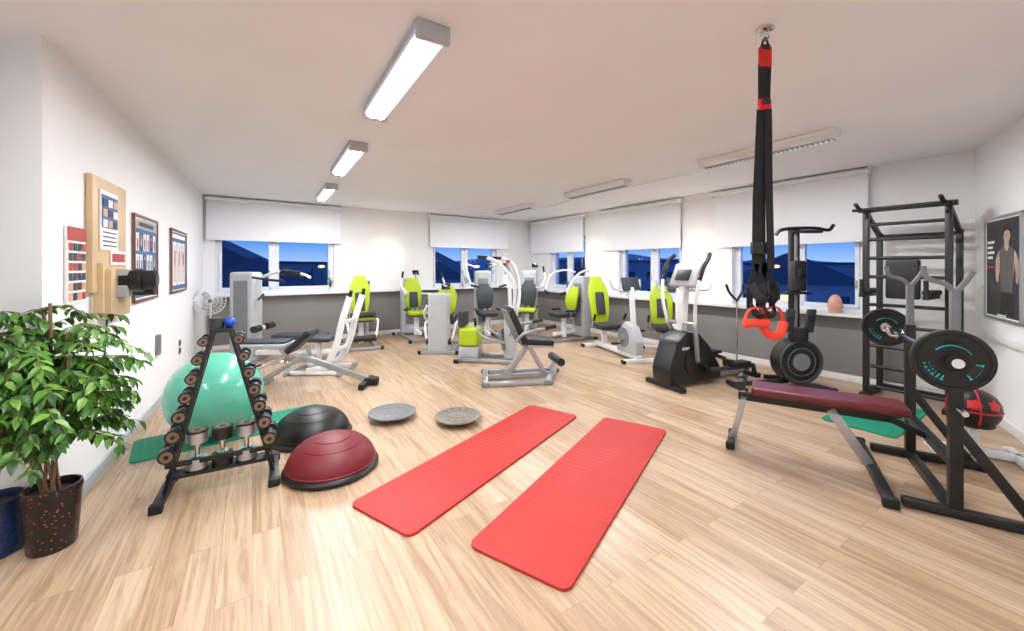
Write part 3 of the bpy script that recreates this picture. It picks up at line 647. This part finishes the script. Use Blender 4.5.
# recumbent bikes
def recumbent(name,x,y,rz,bh=.85,seatz=.42,ch=1.15):
    b=B(name,(x,y,0),rz)
    b.bar((-.35,0,.06),(1.0,0,.09),.1,.08,WHITE,bev=.02); b.bar((-.32,-.28,.03),(-.32,.28,.03),.07,.06,WHITE,bev=.015); b.bar((.98,-.25,.03),(.98,.25,.03),.07,.06,WHITE,bev=.015)
    for xx,w in ((-.32,.28),(.98,.25)):
        for e in (-1,1): b.box((xx,e*w,.028),(.08,.05,.056),RUBBER,bev=.014)
    b.bar((-.05,0,.08),(-.1,0,seatz-.05),.08,.08,WHITE,bev=.015); b.box((.0,0,seatz),(.38,.36,.07),DGREY,bev=.03,seg=4); b.box((0,0,seatz-.05),(.32,.3,.03),DGREY,bev=.01)
    b.bar((-.22,0,seatz-.08),(-.36,0,seatz+bh*.8),.05,.04,WHITE,bev=.01); backpad(b,(-.22,0,seatz-.02),bh,.38,-12,LIME,t=.07)
    b.box((-.30,0,seatz+bh*.4),(.04,.24,bh*.6),DGREY,rot=(0,-12,0),bev=.018); b.box((-.20,0,seatz+bh*.42),(.03,.16,bh*.45),DGREY,rot=(0,-12,0),bev=.012)
    for e in (-1,1):
        b.tube([(-.15,e*.1,seatz-.06),(.0,e*.26,seatz-.02),(.12,e*.28,seatz+.14)],.015,SILVER,sm=5); b.cyl((.1,e*.28,seatz+.1),(.16,e*.28,seatz+.2),.02,RUBBER)
    b.prism([(.45,.1),(1.0,.1),(1.02,.3),(.9,.52),(.7,.58),(.52,.4)],.14,LGREY,bev=.03); b.cyl((.68,-.075,.33),(.68,.075,.33),.15,MGREY,seg=32); b.cyl((.68,-.08,.33),(.68,.08,.33),.05,SILVER)
    for e in (-1,1): b.bar((.68,e*.095,.33),(.68+e*.11,e*.095,.33+e*.11),.015,.03,SILVER); b.box((.68+e*.11,e*.15,.33+e*.11),(.1,.1,.025),RUBBER,bev=.008)
    b.bar((.85,0,.5),(.78,0,ch-.05),.07,.07,WHITE,bev=.02); b.box((.76,0,ch),(.05,.28,.2),DGREY,rot=(0,-22,0),bev=.015); b.box((.733,0,ch+.01),(.006,.22,.14),SCREEN,rot=(0,-22,0))
    b.tube([(.8,0,ch-.12),(.66,.22,ch-.08),(.6,.26,ch+.06)],.014,SILVER,sm=5); b.tube([(.8,0,ch-.12),(.66,-.22,ch-.08),(.6,-.26,ch+.06)],.014,SILVER,sm=5)
    b.done()
recumbent("recumbent_bike",1.60,6.80,-75)
recumbent("recumbent_bike",2.50,6.55,-98,bh=.7)
# cross trainer
b=B("elliptical_cross_trainer",(2.13,4.84,0),206)
b.prism([(.44,.04),(-.42,.04),(-.44,.16),(-.24,.44),(-.04,.62),(.16,.66),(.34,.54),(.46,.22)],.28,BLACK,bev=.05)
for e in (-1,1):
    b.cyl((.02,e*.13,.31),(.02,e*.152,.31),.2,BLACK,seg=40); b.cyl((.02,e*.13,.31),(.02,e*.17,.31),.04,MGREY); b.box((.2,e*.142,.46),(.12,.004,.03),LGREY)
    b.bar((.02,e*.18,.31),(-.14,e*.18,.31-e*.12),.03,.05,BLACK)
    b.bar((-.14,e*.2,.31-e*.12),(-.95,e*.2,.16),.04,.05,DGREY,bev=.01)
    b.box((-.62,e*.2,.25-e*.03),(.36,.14,.04),BLACK,bev=.015); b.box((-.46,e*.2,.28-e*.03),(.04,.14,.07),BLACK,bev=.01)
    b.bar((.12,e*.2,.75),(.0+e*.08,e*.2,.36-e*.05),.03,.05,SILVER,bev=.01)
    b.tube([(.12,e*.2,.72),(.16,e*.24,1.0),(.12,e*.27,1.3),(.0,e*.28,1.5),(-.06,e*.25,1.56)],.02,WHITE,sm=6)
    b.tube([(.13,e*.265,1.25),(.08,e*.28,1.4),(0,e*.28,1.5),(-.06,e*.25,1.56)],.025,RUBBER,sm=6)
b.bar((-1.0,-.24,.03),(-1.0,.24,.03),.07,.06,BLACK,bev=.015); b.bar((-.98,0,.05),(-.3,0,.08),.1,.06,SILVER,bev=.015); b.bar((.38,-.28,.03),(.38,.28,.03),.07,.06,BLACK,bev=.015)
for e in (-1,1): b.bar((-.94,e*.2,.14),(-.96,e*.2,.05),.04,.04,BLACK)
b.bar((.12,0,.55),(.06,0,1.2),.1,.08,WHITE,bev=.02); b.cyl((.12,-.22,.74),(.12,.22,.74),.02,SILVER)
b.box((.03,0,1.3),(.08,.38,.3),LGREY,rot=(0,-25,0),bev=.03,seg=3); b.box((-.015,0,1.32),(.012,.3,.22),SCREEN,rot=(0,-25,0)); b.tube([(.08,-.02,1.12),(-.08,-.2,1.14),(-.14,-.2,1.2)],.014,SILVER,sm=4); b.tube([(.08,.02,1.12),(-.08,.2,1.14),(-.14,.2,1.2)],.014,SILVER,sm=4)
b.box((.085,0,1.31),(.012,.2,.14),BLACK,rot=(0,-25,0),bev=.004)
b.done()
# handle stand
b=B("exercise_bar_stand",(3.16,5.62,0),20); b.bar((-.18,0,.02),(.18,0,.02),.04,.03,BLACK); b.bar((0,-.18,.02),(0,.18,.02),.04,.03,BLACK); b.cyl((0,0,.02),(0,0,.95),.012,CHROME)
b.tube([(0,0,.93),(-.14,0,1.05),(-.2,0,1.16)],.016,BLACK,sm=4); b.tube([(0,0,.93),(.1,0,1.06),(.12,0,1.16)],.016,BLACK,sm=4); b.done()
# rower stored upright
b=B("upright_rowing_machine",(3.36,4.72,0),0)
b.cyl((0,-.07,.3),(0,.09,.3),.26,BLACK,seg=48); b.torus((0,-.07,.3),.235,.02,DGREY,axis=(0,1,0),seg=48); b.cyl((0,-.075,.3),(0,-.085,.3),.1,MGREY,seg=32)
for k in range(28):
    a=k*2*math.pi/28; b.bar((.11*math.cos(a),-.082,.3+.11*math.sin(a)),(.215*math.cos(a),-.082,.3+.215*math.sin(a)),.004,.008,DGREY,bev=0)
b.torus((0,-.082,.3),.16,.004,MGREY,axis=(0,1,0),seg=40,sseg=5)
b.bar((-.02,.02,.5),(-.02,.02,1.86),.11,.05,BLACK,bev=.008); b.bar((-.02,-.01,.62),(-.02,-.01,1.8),.035,.02,MGREY)
b.box((-.02,-.06,.62),(.18,.1,.16),BLACK,bev=.03); b.box((-.02,-.04,1.1),(.3,.06,.03),BLACK,bev=.01)
b.box((-.02,-.05,1.3),(.15,.1,.36),BLACK,bev=.03); b.box((-.02,-.11,1.34),(.1,.02,.08),SCREEN,bev=.005)
b.tube([(-.26,-.02,1.78),(-.2,-.03,1.84),(-.02,-.03,1.86),(.2,-.03,1.86),(.36,-.02,1.84),(.42,-.02,1.9)],.02,BLACK,sm=6)
b.box((.1,-.02,1.82),(.34,.08,.035),BLACK,bev=.012)
for e in (-1,1): b.box((-.02+e*.12,-.08,.78),(.1,.03,.28),DGREY,bev=.012,rot=(10,0,0)); b.bar((-.02+e*.12,-.1,.78),(-.02+e*.12+.001,-.1,.84),.08,.01,BLACK)
b.bar((-.1,.02,.06),(-.78,-.12,.06),.05,.05,BLACK,bev=.01); b.bar((-.76,-.28,.03),(-.76,.1,.03),.06,.05,BLACK,bev=.012)
b.bar((0,.1,.1),(.14,.34,.05),.05,.05,BLACK); b.bar((-.2,.3,.03),(.3,.22,.03),.06,.05,BLACK,bev=.012); b.bar((.02,-.08,.05),(.2,-.24,.03),.05,.05,BLACK); b.box((.2,-.26,.025),(.12,.06,.05),RUBBER,bev=.01)
b.done()
# power station / wall bars
b=B("wall_bars_power_station",(3.86,4.36,0),ang((3.86,4.36),(4.19,3.84)))
W=.62; HH=2.04
for x in (0,W):
    b.bar((x,0,0.02),(x,0,HH),.05,.05,BLACK); b.bar((x,.42,.02),(x,.42,HH-.25),.05,.05,BLACK)
    b.bar((x,-.12,.03),(x,.46,.03),.06,.05,BLACK); b.bar((x,0,HH-.05),(x,.42,HH-.28),.04,.05,BLACK); b.bar((x,0,.9),(x,.42,.9),.04,.04,BLACK)
    b.bar((x,0,HH-.03),(x,-.2,HH-.03),.04,.045,BLACK); b.cyl((x,-.18,HH-.03),(x,-.30,HH+.02),.018,RUBBER)
    b.bar((x*.75+.08,-.02,1.12),(x*.75+.08,-.42,1.12),.04,.04,BLACK); b.box((x*.75+.08,-.2,1.16),(.09,.28,.05),BLEATHER,bev=.02); b.cyl((x*.75+.08,-.4,1.14),(x*.75+.08,-.4,1.28),.018,RUBBER)
b.bar((-.06,0,HH-.02),(W+.06,0,HH-.02),.05,.05,BLACK); b.cyl((-.06,-.19,HH-.03),(W+.06,-.19,HH-.03),.017,BLACK)
for z in (.12,.34,.56,.78,1.0,1.3,1.5,1.7,1.86): b.cyl((0,0,z),(W,0,z),.018,BLACK)
for z in (.06,1.75): b.bar((0,.42,z),(W,.42,z),.04,.04,BLACK)
b.box((W/2,-.07,1.28),(.26,.06,.4),BLEATHER,bev=.025,seg=3); b.done()
# small items on sill
def onwall(A,Bp,s_,off):
    a=D2R(ang(A,Bp)); return (A[0]+math.cos(a)*s_+math.sin(a)*off,A[1]+math.sin(a)*s_-math.cos(a)*off)
p=onwall(FR,NR,6.66,.1)
b=B("salt_lamp",(p[0],p[1],.836)); 
SALT=mat("salt_crystal",(206,158,140),.5,0,.15,20,emit=(255,150,110),estr=.06); b.lathe([(0,0),(.06,0),(.07,.02),(.075,.03),(.0,.03)],BEECH)
b.lathe([(.06,.03),(.078,.08),(.07,.15),(.05,.2),(.02,.225),(0,.23)],SALT,seg=9); b.done()
def sillplant(x,y,z):
    b=B("small_potted_plant",(x,y,z)); b.lathe([(0,0),(.04,0),(.055,.09),(.05,.09),(.045,.07),(0,.07)],WHITE); R=random.Random(x)
    for k in range(16):
        a=R.uniform(0,6.28); q=R.uniform(.03,.08); hh=R.uniform(.1,.24)
        b.tube([(0,0,.07),(q*.5*math.cos(a),q*.5*math.sin(a),.07+hh*.7),(q*math.cos(a),q*math.sin(a),.07+hh)],.006,LEAF[k%3],seg=5,sm=3,flat=(.012,.002))
    b.done()
for (A,C,s_,z) in [(FL,FR,1.95,.926),(FL,FR,4.9,.926),(FR,NR,1.6,.836),(FR,NR,3.3,.836)]:
    p=onwall(A,C,s_,.09); sillplant(p[0],p[1],z)

# suspension trainer
b=B("suspension_trainer",(1.265,2.0,0))
b.lathe([(0,0),(.04,0),(.04,-.012),(.025,-.02),(0,-.02)],CHROME,c=(0,0,2.598)); b.torus((0,0,2.56),.02,.005,CHROME,axis=(0,1,0),seg=20)
b.tube([(0,0,2.55),(.014,0,2.52),(.012,0,2.49),(-.012,0,2.49),(-.014,0,2.52)],.006,BLACK,closed=True,sm=4)
b.box((0,0,2.455),(.062,.02,.10),REDP,bev=.008); b.box((.0,0,2.50),(.045,.022,.03),BLACK,bev=.006)
WEB=mat("black_webbing",(22,22,24),.8,bump=.3,bscale=400)
b.box((-.012,0,2.31),(.042,.008,.22),WEB); b.box((.012,.01,2.31),(.042,.006,.22),WEB,rot=(0,2,0))
b.box((-.005,-.004,2.215),(.06,.022,.055),REDP,bev=.006); b.box((-.005,-.018,2.225),(.035,.012,.025),BLACK,bev=.004)
def ribbon(pts,w,m=WEB,t=.004):
    for p,q in zip(pts,pts[1:]): b.box(((p[0]+q[0])/2,(p[1]+q[1])/2,(p[2]+q[2])/2),(w,t,(Vector(p)-Vector(q)).length+.004),m,rot=(0,math.degrees(math.atan2(p[0]-q[0],p[2]-q[2])),0))
ribbon([(-.02,0,2.19),(-.04,0,1.75),(-.045,0,1.40)],.042); ribbon([(-.003,.012,2.19),(-.012,.012,1.75),(-.008,.012,1.32)],.04)
ribbon([(.008,-.012,2.19),(.012,-.012,1.8),(.022,-.012,1.40)],.036)
for (x,y) in ((-.045,-.005),(.012,.012)):
    b.box((x,y,1.5),(.05,.026,.06),BLACK,bev=.004)
    ribbon([(x,y,1.42),(x-.035,y,1.3),(x-.035,y,1.2)],.03); ribbon([(x,y,1.42),(x+.035,y,1.3),(x+.03,y,1.2)],.03); 
    b.tube([(x-.04,y-.02,1.32),(x-.02,y-.06,1.25),(x+.02,y-.06,1.25),(x+.04,y-.02,1.32)],.01,WEB,sm=5,flat=(.024,.005))
    b.tube([(x-.035,y,1.22),(x-.02,y-.04,1.17),(x+.02,y-.04,1.17),(x+.03,y,1.22)],.01,WEB,sm=5,flat=(.018,.005))
for (x,y,a) in ((-.07,-.03,.03),(.035,.0,-.03)):
    b.tube([(x-.055,y,1.12),(x-.03,y,1.19),(x+.03,y,1.2),(x+.06,y,1.13)],.01,ORED,sm=5,flat=(.012,.005))
    b.tube([(x-.055,y,1.12),(x-.02,y-.01,1.10+a),(x+.03,y-.01,1.10+a),(x+.06,y,1.13)],.021,ORED,sm=5,seg=14)
b.done()

# ------------------------------------------------------------------ weight bench with barbell
b=B("weight_bench_with_barbell",(2.66,2.63,0),147.5)
b.box((.49,0,.465),(.88,.27,.055),BURG,rot=(0,0,0),bev=.02,seg=4); b.box((.49,0,.43),(.8,.2,.02),BLACK,bev=.004)
b.bar((.12,0,.39),(1.02,0,.39),.05,.06,BLACK); b.bar((.98,0,.39),(1.06,0,.04),.045,.05,SILVER); b.bar((1.07,-.13,.03),(1.07,.13,.03),.05,.05,BLACK,bev=.012)
for e in (-1,1): b.box((1.07,e*.14,.03),(.06,.04,.06),RUBBER,bev=.012); b.cyl((1.0,e*.03,.5),(1.0,e*.15,.5),.035,BLEATHER)
b.bar((.99,0,.39),(1.0,0,.5),.03,.03,CHROME)
b.bar((.45,0,.39),(.24,0,.05),.05,.06,SILVER); b.bar((.22,-.48,.03),(.22,.48,.03),.06,.05,BLACK,bev=.012)
for e in (-1,1):
    y=e*.42
    b.box((.22,e*.49,.03),(.08,.05,.06),RUBBER,bev=.012)
    b.bar((-.06,y,.03),(-.06,y,.98),.055,.055,BLACK); b.bar((-.06,y,.9),(-.06,y,1.28),.04,.04,MGREY)
    b.bar((-.42,y,.03),(.16,y,.03),.06,.05,BLACK,bev=.012); b.box((-.43,y,.03),(.05,.08,.06),RUBBER,bev=.012)
    b.bar((-.36,y,.05),(-.07,y,.5),.04,.05,BLACK)
    b.tube([(-.06,y,1.26),(-.02,y,1.31),(.05,y,1.34),(.07,y,1.41)],.014,MGREY,sm=4); b.tube([(-.06,y,1.26),(-.1,y,1.32),(-.13,y,1.38)],.014,MGREY,sm=4)
    b.tube([(-.03,y,.92),(.0,y,.895),(.045,y,.895),(.07,y,.95)],.013,CHROME,sm=4)
    b.cyl((-.06,y+e*.03,.62),(-.06,y+e*.14,.62),.014,CHROME)
b.bar((-.06,-.42,.3),(-.06,.42,.3),.05,.05,BLACK); b.bar((-.06,-.42,.03),(-.06,.42,.03),.05,.05,BLACK); b.bar((-.06,0,.3),(.15,0,.39),.04,.04,BLACK)
zb=.922; xb=.025
b.cyl((xb,-.92,zb),(xb,.76,zb),.014,CHROME); b.cyl((xb,.58,zb),(xb,.77,zb),.024,CHROME); b.cyl((xb,-.93,zb),(xb,-.6,zb),.024,CHROME)
def plate(b,y,R,th,letters=True,face=1):
    b.lathe([(.026,-th/2),(R*.3,-th/2),(R*.34,-th*.3),(R*.84,-th*.3),(R*.88,-th/2),(R*.98,-th/2),(R,-th*.3),(R,th*.3),(R*.98,th/2),(R*.88,th/2),(R*.84,th*.3),(R*.34,th*.3),(R*.3,th/2),(.026,th/2)],RUBBER,c=(xb,y,zb),axis=(0,1,0),seg=56)
    b.lathe([(.0245,-th*.52),(.035,-th*.52),(.035,th*.52),(.0245,th*.52)],CHROME,c=(xb,y,zb),axis=(0,1,0))
    yy=y+face*(th*.31)
    for k in range(3):
        a=D2R(90+120*k)
        b.tube([(xb+R*.6*math.cos(a+t),yy,zb+R*.6*math.sin(a+t)) for t in (-.35,-.17,0,.17,.35)],.018,BLACK,sm=3,flat=(.004,R*.1))
    if letters:
        for a0,n in ((215,5),(325,6)):
            for k in range(n):
                a=D2R(a0-n*5.5+k*11); c=(xb+R*.62*math.cos(a),yy,zb+R*.62*math.sin(a))
                b.box(c,(R*.035,.003,R*.17),TEAL,rot=(0,90-math.degrees(a),0)); 
                if k%2==0: b.box((xb+R*.69*math.cos(a),yy,zb+R*.69*math.sin(a)),(R*.1,.003,R*.03),TEAL,rot=(0,90-math.degrees(a),0))
        b.tube([(xb+R*.5*math.cos(D2R(t)),yy,zb+R*.5*math.sin(D2R(t))) for t in (40,60,80,100,125,150)],.004,TEAL,sm=3,flat=(.003,.010))
plate(b,.68,.158,.04); plate(b,.635,.13,.035,False); plate(b,-.68,.150,.04,True,1); plate(b,-.735,.12,.03,False); plate(b,-.775,.12,.03,False)
b.lathe([(.024,0),(.036,0),(.036,.025),(.024,.025)],BLACK,c=(xb,.705,zb),axis=(0,1,0)); b.done()
# ball on white stand
b=B("medicine_ball_stand",(3.46,3.0,0),-35)
b.bar((-.26,0,.03),(.26,0,.03),.07,.05,WHITE,bev=.015); b.bar((-.22,-.18,.03),(-.22,.18,.03),.06,.05,WHITE,bev=.015); b.bar((.22,-.18,.03),(.22,.18,.03),.06,.05,WHITE,bev=.015)
b.bar((0,0,.04),(0,0,.2),.05,.05,WHITE); b.torus((0,0,.235),.1,.012,BLACK,seg=28)
b.sph((0,0,.345),.145,BLACK,seg=36)
for ax in ((1,0,0),(0,1,0),(0,0,1)): b.torus((0,0,.345),.1445,.006,REDP,axis=ax,seg=40)
for k in range(7):
    a=k*2*math.pi/7; d=Vector((math.cos(a)*.8,math.sin(a)*.8,.35)).normalized(); b.lathe([(0,.006),(.03,.004),(.045,-.004)],REDP,c=Vector((0,0,.345))+d*.142,axis=d,seg=5)
b.done()

# ------------------------------------------------------------------ camera
cam=bpy.data.cameras.new("camera");co=bpy.data.objects.new("camera",cam);bpy.context.collection.objects.link(co)
co.location=(0,0,1.405);co.rotation_euler=(math.radians(90),0,0);cam.lens=14.0625;cam.shift_y=-48.5/1024;cam.clip_start=.05;cam.clip_end=500
bpy.context.scene.camera=co
bpy.context.scene.view_settings.view_transform='Standard'
bpy.context.scene.view_settings.exposure=-0.1
